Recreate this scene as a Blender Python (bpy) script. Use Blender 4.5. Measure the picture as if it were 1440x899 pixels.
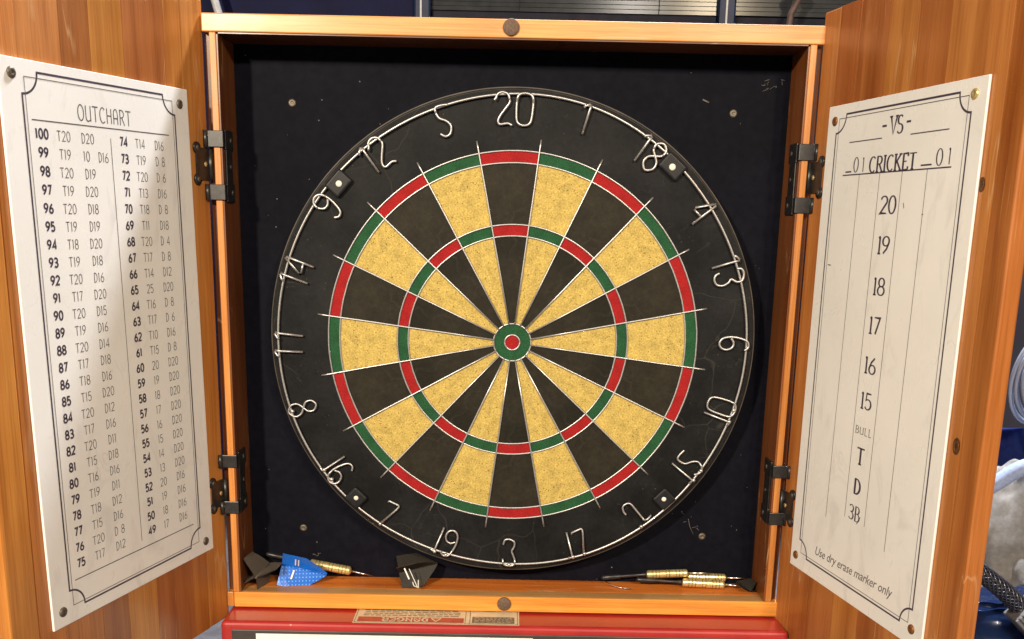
import bpy, bmesh, math, random
from math import sin, cos, pi, radians, hypot, atan2, sqrt
from mathutils import Vector, Matrix, Quaternion, noise
random.seed(7)
for _o in list(bpy.data.objects): bpy.data.objects.remove(_o)
S = bpy.context.scene
COL = S.collection
MM = 0.001

# ------------------------------------------------------------------ camera
cam_data = bpy.data.cameras.new('camera')
cam = bpy.data.objects.new('camera', cam_data); COL.objects.link(cam)
cam_data.sensor_width = 36; cam_data.lens = 35.22
cam_data.shift_x = 0.00279; cam_data.shift_y = 0.1333
cam_data.clip_start = 0.02; cam_data.clip_end = 50
rx = (0.999799913, -0.000248903, 0.020001816)
ry = (0.0194293286, -0.225743337, -0.973993042)
rz = (0.00475770619, 0.974186781, -0.225693333)
cam.matrix_world = Matrix(((rx[0], -ry[0], -rz[0], -0.00524), (rx[1], -ry[1], -rz[1], -0.93472),
                           (rx[2], -ry[2], -rz[2], 0.10763), (0, 0, 0, 1)))
S.camera = cam

# ------------------------------------------------------------------ world, lamps, exposure
W = bpy.data.worlds.new('World'); S.world = W; W.use_nodes = True
bgn = W.node_tree.nodes['Background']
bgn.inputs[0].default_value = (0.60, 0.62, 0.80, 1); bgn.inputs[1].default_value = 0.17
S.view_settings.view_transform = 'Standard'; S.view_settings.look = 'None'
S.view_settings.gamma = 1; S.view_settings.exposure = 0
S.view_settings.use_curve_mapping = False

def area(name, loc, target, size, energy, color):
    l = bpy.data.lights.new(name, 'AREA'); l.shape = 'DISK'; l.size = size; l.energy = energy; l.color = color
    o = bpy.data.objects.new(name, l); COL.objects.link(o); o.location = loc
    o.rotation_euler = (Vector(target) - Vector(loc)).to_track_quat('-Z', 'Y').to_euler()
    return o
area('ceiling_lamp_warm_left', (-0.85, -1.90, 0.80), (0, 0, 0), 0.13, 54, (1, 0.86, 0.66))
area('ceiling_lamp_white_right', (0.455, -2.0, 0.9345), (0, 0, 0), 0.10, 13, (1, 0.91, 0.80))
area('ceiling_lamp_warm_right', (0.756, -2.0, 0.9354), (0, 0, 0), 0.12, 25, (1, 0.80, 0.54))
area('ceiling_lamp_cool_behind', (0.45, 0.86, 1.75), (0, -0.2, 0), 0.30, 150, (0.90, 0.94, 1.0))

# ------------------------------------------------------------------ materials
def nd(nt, t, **kw):
    n = nt.nodes.new(t)
    for k, v in kw.items(): setattr(n, k, v)
    return n
def base_mat(name, rough=0.5, metal=0.0, color=(0.5, 0.5, 0.5), spec=0.5, coat=0.0):
    m = bpy.data.materials.new(name); m.use_nodes = True
    b = m.node_tree.nodes['Principled BSDF']
    b.inputs['Base Color'].default_value = (*color, 1); b.inputs['Roughness'].default_value = rough
    b.inputs['Metallic'].default_value = metal; b.inputs['Specular IOR Level'].default_value = spec
    b.inputs['Coat Weight'].default_value = coat
    return m, m.node_tree, b
def coords(nt, scale=(1, 1, 1), rnd=False):
    tc = nd(nt, 'ShaderNodeTexCoord'); mp = nd(nt, 'ShaderNodeMapping'); mp.inputs['Scale'].default_value = scale
    nt.links.new(tc.outputs['Object'], mp.inputs[0])
    if rnd:
        oi = nd(nt, 'ShaderNodeObjectInfo'); ml = nd(nt, 'ShaderNodeMath', operation='MULTIPLY'); ml.inputs[1].default_value = 37.0
        nt.links.new(oi.outputs['Random'], ml.inputs[0])
        cb = nd(nt, 'ShaderNodeCombineXYZ')
        for i in range(3): nt.links.new(ml.outputs[0], cb.inputs[i])
        nt.links.new(cb.outputs[0], mp.inputs['Location'])
    return mp.outputs[0]
def noise_tex(nt, vec, scale, detail=4, rough=0.5, dist=0.0):
    n = nd(nt, 'ShaderNodeTexNoise'); n.inputs['Scale'].default_value = scale; n.inputs['Detail'].default_value = detail
    n.inputs['Roughness'].default_value = rough; n.inputs['Distortion'].default_value = dist
    nt.links.new(vec, n.inputs['Vector']); return n.outputs['Fac']
def ramp(nt, fac, stops):
    r = nd(nt, 'ShaderNodeValToRGB'); e = r.color_ramp.elements
    while len(e) < len(stops): e.new(0.5)
    for i, (p, c) in enumerate(stops):
        e[i].position = p; e[i].color = (*c, 1) if len(c) == 3 else c
    nt.links.new(fac, r.inputs[0]); return r.outputs[0]
def mixc(nt, fac, a, b, mode='MIX'):
    m = nd(nt, 'ShaderNodeMix', data_type='RGBA', blend_type=mode)
    for s, v in ((m.inputs[0], fac), (m.inputs[6], a), (m.inputs[7], b)):
        if isinstance(v, (int, float)): s.default_value = v
        elif isinstance(v, tuple): s.default_value = (*v, 1)
        else: nt.links.new(v, s)
    return m.outputs[2]
def bump(nt, b, h, strength=0.2, dist=0.001):
    n = nd(nt, 'ShaderNodeBump'); n.inputs['Strength'].default_value = strength; n.inputs['Distance'].default_value = dist
    nt.links.new(h, n.inputs['Height']); nt.links.new(n.outputs[0], b.inputs['Normal'])

def wood(name, axis='Z', rough=0.34, contrast=1.0):
    """varnished pine; the tint of each board comes from the object's own colour"""
    m, nt, b = base_mat(name, rough=rough, coat=0.15)
    b.inputs['Coat Roughness'].default_value = 0.18
    st = {'Z': (1, 1, .045), 'X': (.045, 1, 1), 'Y': (1, .045, 1)}[axis]
    v = coords(nt, st, True)
    g1 = noise_tex(nt, v, 62, 5, .55, .35)        # growth bands
    g2 = noise_tex(nt, v, 420, 4, .7, .1)         # fine fibres
    v2 = coords(nt, (1, 1, 1), True)
    g3 = noise_tex(nt, v2, 9, 3, .5)              # large tone drift
    oi = nd(nt, 'ShaderNodeObjectInfo')
    c1 = ramp(nt, g1, [(0.28, (0.70, 0.56, 0.42)), (0.50, (1.0, 0.96, 0.92)), (0.72, (1.14, 1.17, 1.18))])
    c = mixc(nt, 1.0, oi.outputs['Color'], c1, 'MULTIPLY')
    c = mixc(nt, 1.0, c, (.97, .81, .57), 'MULTIPLY')
    c2 = ramp(nt, g2, [(0.32, (0.84, 0.80, 0.74)), (0.6, (1.03, 1.03, 1.03))])
    c = mixc(nt, 0.75, c, c2, 'MULTIPLY')
    c3 = ramp(nt, g3, [(0.3, (0.90, 0.86, 0.80)), (0.7, (1.08, 1.08, 1.06))])
    c = mixc(nt, 0.8, c, c3, 'MULTIPLY')
    # scuffs and pinholes
    vo = nd(nt, 'ShaderNodeTexVoronoi'); vo.inputs['Scale'].default_value = 42; nt.links.new(v2, vo.inputs['Vector'])
    sp = ramp(nt, vo.outputs['Distance'], [(0.0, (1, 1, 1)), (0.035, (0, 0, 0))])
    gate = ramp(nt, noise_tex(nt, v2, 21, 2), [(0.6, (0, 0, 0)), (0.64, (1, 1, 1))])
    k = mixc(nt, 1.0, sp, gate, 'MULTIPLY')
    c = mixc(nt, k, c, (0.16, 0.07, 0.03))
    st3 = {'Z': (1, 1, .012), 'X': (.012, 1, 1), 'Y': (1, .012, 1)}[axis]
    g4 = noise_tex(nt, coords(nt, st3, True), 900, 3, .7)
    c = mixc(nt, .55, c, ramp(nt, g4, [(0.36, (.70, .60, .50)), (0.50, (1, 1, 1)), (0.66, (1.05, 1.05, 1.05))]), 'MULTIPLY')
    g5 = noise_tex(nt, coords(nt, {'Z': (1, 1, .10), 'X': (.10, 1, 1), 'Y': (1, .1, 1)}[axis], True), 30, 2, .5, 1.2)
    sc = ramp(nt, g5, [(0.488, (0, 0, 0)), (0.5, (1, 1, 1)), (0.512, (0, 0, 0))])
    gs = ramp(nt, noise_tex(nt, v2, 13, 2), [(0.56, (0, 0, 0)), (0.62, (.45, .45, .45))])
    c = mixc(nt, mixc(nt, 1.0, sc, gs, 'MULTIPLY'), c, (0.62, 0.40, 0.20))
    nt.links.new(c, b.inputs['Base Color'])
    rr = ramp(nt, g3, [(0.3, (rough - .08,) * 3), (0.7, (rough + .16,) * 3)]); nt.links.new(rr, b.inputs['Roughness'])
    bump(nt, b, g2, 0.12, 0.0004)
    return m
def speckle_mat(name, c0, c1, scale, rough=0.7, b_s=0.3, spots=None, metal=0.0, spec=0.5, coat=0.0, big=None):
    m, nt, b = base_mat(name, rough=rough, metal=metal, spec=spec, coat=coat)
    v = coords(nt); n1 = noise_tex(nt, v, scale, 5, .6)
    c = ramp(nt, n1, [(0.33, c0), (0.68, c1)])
    if big:
        n3 = noise_tex(nt, v, big[0], 4, .55, .4)
        c = mixc(nt, 1.0, c, ramp(nt, n3, [(0.3, (big[1],) * 3), (0.7, (big[2],) * 3)]), 'MULTIPLY')
    if spots:
        vo = nd(nt, 'ShaderNodeTexVoronoi'); vo.inputs['Scale'].default_value = spots[0]; nt.links.new(v, vo.inputs['Vector'])
        f = ramp(nt, vo.outputs['Distance'], [(spots[1] * .5, (1, 1, 1)), (spots[1], (0, 0, 0))])
        gate = ramp(nt, noise_tex(nt, v, spots[0] * .33, 2), [(spots[3], (0, 0, 0)), (spots[3] + .04, (1, 1, 1))])
        f = mixc(nt, 1.0, f, gate, 'MULTIPLY')
        c = mixc(nt, f, c, spots[2])
    nt.links.new(c, b.inputs['Base Color'])
    bump(nt, b, n1, b_s, 0.0006)
    return m
def plate_mat():
    m, nt, b = base_mat('white_enamelled_board', rough=0.3)
    v = coords(nt); n1 = noise_tex(nt, v, 9, 4, .55)
    c = ramp(nt, n1, [(0.3, (0.80, 0.785, 0.745)), (0.7, (0.875, 0.86, 0.83))])
    sm = noise_tex(nt, coords(nt, (1, 1, .5)), 28, 5, .65, .8)
    c = mixc(nt, 1.0, c, ramp(nt, sm, [(0.30, (.87, .86, .86)), (0.44, (1, 1, 1))]), 'MULTIPLY')
    g5 = noise_tex(nt, coords(nt, (1, 1, .35)), 24, 2, .5, 1.6)
    sc = ramp(nt, g5, [(0.493, (0, 0, 0)), (0.5, (1, 1, 1)), (0.507, (0, 0, 0))])
    gs = ramp(nt, noise_tex(nt, v, 17, 2), [(0.60, (0, 0, 0)), (0.66, (.30, .30, .30))])
    c = mixc(nt, mixc(nt, 1.0, sc, gs, 'MULTIPLY'), c, (0.40, 0.37, 0.36))
    vo = nd(nt, 'ShaderNodeTexVoronoi'); vo.inputs['Scale'].default_value = 60; nt.links.new(v, vo.inputs['Vector'])
    f = ramp(nt, vo.outputs['Distance'], [(0.02, (1, 1, 1)), (0.045, (0, 0, 0))])
    g = ramp(nt, noise_tex(nt, v, 20, 2), [(0.60, (0, 0, 0)), (0.64, (.7, .7, .7))])
    c = mixc(nt, mixc(nt, 1.0, f, g, 'MULTIPLY'), c, (0.30, 0.25, 0.22))
    nt.links.new(c, b.inputs['Base Color'])
    nt.links.new(ramp(nt, sm, [(0.3, (.46,) * 3), (0.6, (.27,) * 3)]), b.inputs['Roughness'])
    return m
def flat(name, color, rough=0.5, metal=0.0, spec=0.5, coat=0.0, var=0.12, scale=120, bs=0.08):
    c0 = tuple(x * (1 - var) for x in color); c1 = tuple(min(1, x * (1 + var)) for x in color)
    return speckle_mat(name, c0, c1, scale, rough, bs, metal=metal, spec=spec, coat=coat)

M = {}
M['wood_z'] = wood('varnished_pine_vertical', 'Z')
M['wood_x'] = wood('varnished_pine_horizontal', 'X')
M['wood_y'] = wood('varnished_pine_floor', 'X', rough=0.45)
M['knot'] = speckle_mat('pine_knot', (0.10, 0.035, 0.012), (0.22, 0.085, 0.03), 300, 0.4)
M['back'] = speckle_mat('dusty_black_felt_board', (0.0028, 0.0030, 0.0066), (0.0050, 0.0052, 0.0098), 130, 0.7, 0.25,
                        spots=(70, .05, (0.09, 0.085, 0.08), .58), big=(5, .7, 1.35), spec=0.08)
# black band with hairline cracks and rubbed patches
def cracked_black(name, base, crack, amount):
    m, nt, b = base_mat(name, rough=0.55, spec=0.11)
    v = coords(nt); n1 = noise_tex(nt, v, 240, 5, .65)
    c = ramp(nt, n1, [(0.3, tuple(x * .8 for x in base)), (0.7, tuple(x * 1.25 for x in base))])
    n2 = noise_tex(nt, v, 16, 5, .6)
    c = mixc(nt, 1.0, c, ramp(nt, n2, [(0.38, (.72,) * 3), (0.70, (1.9, 1.85, 1.75))]), 'MULTIPLY')
    # warped voronoi edges -> wandering hairlines
    nz = nd(nt, 'ShaderNodeTexNoise'); nz.inputs['Scale'].default_value = 22; nt.links.new(v, nz.inputs['Vector'])
    wv = nd(nt, 'ShaderNodeVectorMath', operation='MULTIPLY_ADD'); wv.inputs[1].default_value = (.03, .03, .03)
    nt.links.new(nz.outputs['Color'], wv.inputs[0]); nt.links.new(v, wv.inputs[2])
    vo = nd(nt, 'ShaderNodeTexVoronoi', feature='DISTANCE_TO_EDGE'); vo.inputs['Scale'].default_value = 13
    nt.links.new(wv.outputs[0], vo.inputs['Vector'])
    ln = ramp(nt, vo.outputs['Distance'], [(0.0, (1, 1, 1)), (0.0065, (0, 0, 0))])
    gt = ramp(nt, noise_tex(nt, v, 9, 3), [(0.44, (0, 0, 0)), (0.56, (1, 1, 1))])
    k = mixc(nt, 1.0, ln, gt, 'MULTIPLY'); k = mixc(nt, 1.0, k, (amount,) * 3, 'MULTIPLY')
    c = mixc(nt, k, c, crack)
    for sc_, di_, th_ in ((34, 1.5, .006), (60, .8, .005)):
        g5 = noise_tex(nt, coords(nt, (1, 1, 1) if sc_ == 34 else (.35, 1, 1)), sc_, 2, .5, di_)
        l5 = ramp(nt, g5, [(.5 - th_, (0, 0, 0)), (.5, (1, 1, 1)), (.5 + th_, (0, 0, 0))])
        q5 = ramp(nt, noise_tex(nt, v, 19 if sc_ == 34 else 26, 2), [(0.55, (0, 0, 0)), (0.64, (.38, .38, .38))])
        c = mixc(nt, mixc(nt, 1.0, l5, q5, 'MULTIPLY'), c, crack)
    vs = nd(nt, 'ShaderNodeTexVoronoi'); vs.inputs['Scale'].default_value = 230; nt.links.new(v, vs.inputs['Vector'])
    f = ramp(nt, vs.outputs['Distance'], [(0.05, (1, 1, 1)), (0.13, (0, 0, 0))])
    g = ramp(nt, noise_tex(nt, v, 30, 3), [(0.54, (0, 0, 0)), (0.62, (1, 1, 1))])
    c = mixc(nt, mixc(nt, .6, (0, 0, 0), mixc(nt, 1.0, f, g, 'MULTIPLY')), c, (0.13, 0.11, 0.085))
    nt.links.new(c, b.inputs['Base Color']); bump(nt, b, n1, 0.2, 0.0005)
    return m
M['band'] = cracked_black('black_number_band', (0.0085, 0.0087, 0.0096), (0.045, 0.043, 0.038), 0.55)
M['bed_black'] = cracked_black('black_sisal', (0.0180, 0.0160, 0.0112), (0.07, 0.062, 0.048), 0.35)
M['rim'] = flat('black_board_rim', (0.020, 0.017, 0.014), 0.42, scale=60, var=.4, spec=.45)
M['bed_cream'] = speckle_mat('yellowed_sisal', (0.33, 0.235, 0.050), (0.62, 0.455, 0.125), 620, 0.85, 0.8,
                             spots=(380, .26, (0.16, 0.09, 0.025), .47), big=(110, .82, 1.16))
M['red'] = speckle_mat('red_sisal', (0.24, 0.0085, 0.010), (0.37, 0.017, 0.018), 700, 0.8, 0.7, spec=.15, big=(90, .82, 1.12))
M['green'] = speckle_mat('green_sisal', (0.010, 0.054, 0.022), (0.022, 0.094, 0.038), 700, 0.8, 0.7, spec=.15, big=(90, .80, 1.18))
M['wire'] = flat('dull_steel_wire', (0.52, 0.51, 0.50), 0.38, 0.85, var=.15, scale=500)
M['rim_highlight'] = flat('brown_rim_highlight', (0.045, 0.036, 0.028), 0.5, var=.6, scale=30)  # lighter brown paints a highlight along the board's rim
M['clip'] = flat('black_plastic_clip', (0.011, 0.011, 0.013), 0.45, var=.3, spec=.3)
M['nail'] = flat('pale_nail_head', (0.72, 0.70, 0.60), 0.45, var=.15)
M['hinge'] = flat('black_hinge_steel', (0.022, 0.020, 0.019), 0.36, 0.2, spec=.7, var=.45, scale=200)
M['screw'] = flat('worn_screw_steel', (0.13, 0.11, 0.085), 0.5, 0.6, var=.4, scale=700)
M['rusty'] = flat('rusty_screw', (0.26, 0.11, 0.04), 0.55, 0.6, var=.5, scale=900)
M['magnet'] = flat('brown_felt_pad', (0.13, 0.082, 0.055), 0.8, var=.3, scale=600)
M['plate'] = plate_mat()
M['ink'] = flat('dark_violet_ink', (0.055, 0.042, 0.070), 0.5, var=.3, scale=300)
M['ink_thin'] = flat('faded_black_ink', (0.095, 0.085, 0.095), 0.5, var=.35, scale=260)
M['ink_grey'] = flat('worn_grey_ink', (0.17, 0.15, 0.14), 0.5, var=.35, scale=260)
M['brass_dark'] = flat('worn_brass_ring', (0.30, 0.21, 0.08), 0.45, .6)
M['brass'] = flat('scratched_brass', (0.86, 0.70, 0.33), 0.30, .75, var=.2, scale=500)
M['steel'] = flat('steel_point', (0.62, 0.55, 0.47), 0.25, 1.0, var=.15)
M['shaft'] = flat('black_plastic_shaft', (0.018, 0.016, 0.020), 0.35, var=.3)
M['flight_black'] = speckle_mat('matt_black_flight', (0.014, 0.012, 0.010), (0.032, 0.027, 0.021), 900, 0.6, .4, spec=.25)
M['flight_grey'] = speckle_mat('charcoal_flight', (0.075, 0.062, 0.050), (0.14, 0.115, 0.09), 900, 0.4, .5)
M['white_print'] = flat('white_print', (0.75, 0.74, 0.70), 0.4, var=.08)
M['red_paint'] = speckle_mat('red_enamel_paint', (0.34, 0.017, 0.015), (0.42, 0.026, 0.021), 18, 0.33, 0.05, coat=.4,
                             spots=(40, .05, (0.62, 0.30, 0.24), .60))
M['dark_panel'] = flat('dark_grey_panel', (0.055, 0.045, 0.042), 0.45, var=.25, scale=30)
M['sticker'] = flat('cream_sticker', (0.62, 0.52, 0.36), 0.45, var=.12, scale=60)
M['sticker_red'] = flat('faded_red_print', (0.42, 0.065, 0.045), 0.45, var=.2, scale=90)
M['sticker_grey'] = flat('worn_grey_print', (0.15, 0.12, 0.085), 0.5, var=.3, scale=250)
M['sheet_white'] = flat('white_paper', (0.85, 0.83, 0.82), 0.6, var=.04)
M['bench'] = speckle_mat('dusty_grey_bench', (0.070, 0.066, 0.074), (0.12, 0.115, 0.125), 40, 0.6, .2, big=(6, .8, 1.2),
                         spots=(60, .08, (0.35, 0.30, 0.24), .56))
M['wall'] = flat('grey_violet_wall', (0.055, 0.052, 0.075), 0.6, var=.2, scale=5)
M['navy'] = flat('navy_gloss_panel', (0.0045, 0.006, 0.034), 0.6, spec=.1, var=.3, scale=12)
M['navy_post'] = flat('blue_metal_post', (0.008, 0.018, 0.055), 0.4, .0, spec=.2, var=.3, scale=40)
M['slat'] = flat('grey_slat', (0.040, 0.043, 0.046), 0.16, .0, spec=.10, var=.2, scale=60, bs=.01)
M['rail'] = flat('dark_rail', (0.014, 0.013, 0.024), 0.6, spec=.15, var=.3, scale=60)
M['cord_brown'] = flat('brown_cord', (0.10, 0.06, 0.05), 0.6, var=.3)
M['cord_white'] = flat('white_cord', (0.42, 0.42, 0.44), 0.4, var=.2)
M['cloth_grey'] = speckle_mat('worn_grey_cloth', (0.52, 0.49, 0.45), (0.68, 0.66, 0.65), 160, 0.9, .4, big=(14, .78, 1.12))
M['cloth_hem'] = speckle_mat('pale_blue_hem', (0.36, 0.45, 0.72), (0.50, 0.60, 0.86), 260, 0.85, .6)
M['cloth_navy'] = speckle_mat('navy_cloth', (0.012, 0.028, 0.16), (0.02, 0.045, 0.23), 140, 0.85, .5)
M['blue_plastic'] = flat('blue_plastic_sheet', (0.018, 0.045, 0.16), 0.22, var=.3, scale=25, coat=.5)
M['blue_metal'] = flat('metallic_blue', (0.05, 0.22, 0.62), 0.22, .8, var=.2, scale=60)
M['fitting'] = flat('grey_ribbed_plastic', (0.24, 0.235, 0.22), 0.4, var=.15)
M['hose'] = flat('black_hose_core', (0.012, 0.013, 0.020), 0.4, var=.3)
M['braid'] = flat('silver_black_braid', (0.15, 0.15, 0.18), 0.25, .8, var=.4, scale=300)
M['clear'] = base_mat('clear_plastic_tube', 0.12, 0, (0.60, 0.68, 0.85))[0]
_b = M['clear'].node_tree.nodes['Principled BSDF']; _b.inputs['Transmission Weight'].default_value = .35
_b.inputs['Coat Weight'].default_value = .6
M['dust'] = flat('pale_dust', (0.13, 0.12, 0.11), 0.9, var=.3)
# blue flight with rows of pale dots
def dotted():
    m, nt, b = base_mat('blue_dotted_flight', 0.25, coat=.5)
    v = coords(nt, (1, 1, 1))
    sx = nd(nt, 'ShaderNodeSeparateXYZ'); nt.links.new(v, sx.inputs[0])
    def cell(sock, shift):
        a = nd(nt, 'ShaderNodeMath', operation='MULTIPLY_ADD'); a.inputs[1].default_value = 300; a.inputs[2].default_value = shift
        nt.links.new(sock, a.inputs[0])
        f = nd(nt, 'ShaderNodeMath', operation='FRACT'); nt.links.new(a.outputs[0], f.inputs[0])
        s = nd(nt, 'ShaderNodeMath', operation='SUBTRACT'); s.inputs[1].default_value = .5; nt.links.new(f.outputs[0], s.inputs[0])
        q = nd(nt, 'ShaderNodeMath', operation='MULTIPLY'); nt.links.new(s.outputs[0], q.inputs[0]); nt.links.new(s.outputs[0], q.inputs[1])
        return q.outputs[0]
    add = nd(nt, 'ShaderNodeMath', operation='ADD'); nt.links.new(cell(sx.outputs[0], .2), add.inputs[0]); nt.links.new(cell(sx.outputs[2], .1), add.inputs[1])
    k = ramp(nt, add.outputs[0], [(0.022, (1, 1, 1)), (0.042, (0, 0, 0))])
    c = mixc(nt, k, (0.003, 0.12, 0.60), (0.12, 0.40, 0.85))
    nt.links.new(c, b.inputs['Base Color']); return m
M['flight_blue'] = dotted(); M['flight_plain'] = flat('plain_blue_flight', (0.003, 0.15, 0.70), 0.22, var=.1, coat=.5)

# ------------------------------------------------------------------ mesh helpers (all lengths in millimetres)
class MB:
    def __init__(s): s.bm = bmesh.new()
    def face(s, pts):
        vs = [s.bm.verts.new(Vector(p) * MM) for p in pts]; return s.bm.faces.new(vs)
    def box(s, x0, x1, y0, y1, z0, z1, bev=0.0, seg=2, mat=None):
        b = bmesh.new(); bmesh.ops.create_cube(b, size=1)
        for v in b.verts:
            v.co = Vector(((x0 + x1) / 2 + v.co.x * (x1 - x0), (y0 + y1) / 2 + v.co.y * (y1 - y0), (z0 + z1) / 2 + v.co.z * (z1 - z0))) * MM
        if bev: bmesh.ops.bevel(b, geom=list(b.edges), offset=bev * MM, segments=seg, profile=.5, affect='EDGES')
        if mat is not None: b.transform(mat)
        s.merge(b)
    def merge(s, b):
        me = bpy.data.meshes.new('tmp'); b.to_mesh(me); b.free(); s.bm.from_mesh(me); bpy.data.meshes.remove(me)
    def tube(s, pts, r, n=8, closed=False, caps=True, rf=None):
        pts = [Vector(p) * MM for p in pts]; N = len(pts); rings = []; prev = None
        for i, p in enumerate(pts):
            a = pts[(i - 1) % N] if (closed or i > 0) else pts[i]; c = pts[(i + 1) % N] if (closed or i < N - 1) else pts[i]
            t = (c - a).normalized() if (c - a).length > 1e-12 else Vector((0, 0, 1))
            if prev is None:
                ref = Vector((0, 1, 0)) if abs(t.y) < .9 else Vector((1, 0, 0)); u = t.cross(ref).normalized()
            else: u = (prev - t * prev.dot(t)).normalized()
            prev = u; w = t.cross(u); rr = (rf(i / (N - 1)) if rf else r) * MM
            rings.append([s.bm.verts.new(p + (u * cos(2 * pi * k / n) + w * sin(2 * pi * k / n)) * rr) for k in range(n)])
        for i in range(N if closed else N - 1):
            A, B = rings[i], rings[(i + 1) % N]
            for k in range(n):
                f = s.bm.faces.new((A[k], A[(k + 1) % n], B[(k + 1) % n], B[k])); f.smooth = True
        if caps and not closed:
            s.bm.faces.new(rings[0][::-1]); s.bm.faces.new(rings[-1])
    def lathe(s, prof, origin, axis, n=20, sharp=False):
        """prof = [(distance along axis, radius)]"""
        o = Vector(origin); ax = Vector(axis).normalized(); ref = Vector((0, 0, 1)) if abs(ax.z) < .9 else Vector((1, 0, 0))
        u = ax.cross(ref).normalized(); w = ax.cross(u); rings = []
        for d, r in prof:
            rings.append([s.bm.verts.new((o + ax * d + (u * cos(2 * pi * k / n) + w * sin(2 * pi * k / n)) * max(r, .01)) * MM) for k in range(n)])
        for A, B in zip(rings, rings[1:]):
            for k in range(n):
                f = s.bm.faces.new((A[k], A[(k + 1) % n], B[(k + 1) % n], B[k])); f.smooth = True
        if sharp:
            for A in rings:
                for k in range(n):
                    e = s.bm.edges.get((A[k], A[(k + 1) % n]))
                    if e: e.smooth = False
        s.bm.faces.new(rings[0][::-1]); s.bm.faces.new(rings[-1])
    def sector(s, r0, r1, a0, a1, y0, y1, n=6):
        """prism between two radii and two clockwise angles (degrees from up), front at y0"""
        A = [radians(a0 + (a1 - a0) * i / n) for i in range(n + 1)]
        def V(r, a, y): return s.bm.verts.new(Vector((r * sin(a), y, r * cos(a))) * MM)
        fo = [V(r1, a, y0) for a in A]; fi = [V(r0, a, y0) for a in A]; bo = [V(r1, a, y1) for a in A]; bi = [V(r0, a, y1) for a in A]
        for i in range(n):
            s.bm.faces.new((fi[i], fi[i + 1], fo[i + 1], fo[i])); s.bm.faces.new((fo[i], fo[i + 1], bo[i + 1], bo[i]))
            s.bm.faces.new((fi[i + 1], fi[i], bi[i], bi[i + 1]))
        s.bm.faces.new((fi[0], fo[0], bo[0], bi[0])); s.bm.faces.new((fo[n], fi[n], bi[n], bo[n]))
    def blob(s, c, r, sub=1):
        b = bmesh.new(); bmesh.ops.create_icosphere(b, subdivisions=sub, radius=r * MM)
        for v in b.verts: v.co += Vector(c) * MM
        for f in b.faces: f.smooth = True
        s.merge(b)
    def mesh(s, name, mat):
        bmesh.ops.recalc_face_normals(s.bm, faces=list(s.bm.faces))
        me = bpy.data.meshes.new(name); s.bm.to_mesh(me); s.bm.free(); me.materials.append(mat); return me
    def build(s, name, mat, parent=None, **kw): return link(name, s.mesh(name, mat), parent, **kw)

def link(name, me, parent=None, tint=None, label=None, cat=None, group=None, kind=None):
    o = bpy.data.objects.new(name, me); COL.objects.link(o)
    if parent is not None: o.parent = parent
    if tint: o.color = (*tint, 1)
    if label: o['label'] = label
    if cat: o['category'] = cat
    if group: o['group'] = group
    if kind: o['kind'] = kind
    return o
def thing(name, label, cat, loc=(0, 0, 0), group=None):
    o = link(name, None, label=label, cat=cat, group=group); o.location = Vector(loc) * MM; return o

# ------------------------------------------------------------------ stroke lettering
def arc(cx, cy, rx_, ry_, a0, a1, n=10):
    return [(cx + rx_ * cos(radians(a0 + (a1 - a0) * i / n)), cy + ry_ * sin(radians(a0 + (a1 - a0) * i / n))) for i in range(n + 1)]
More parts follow.
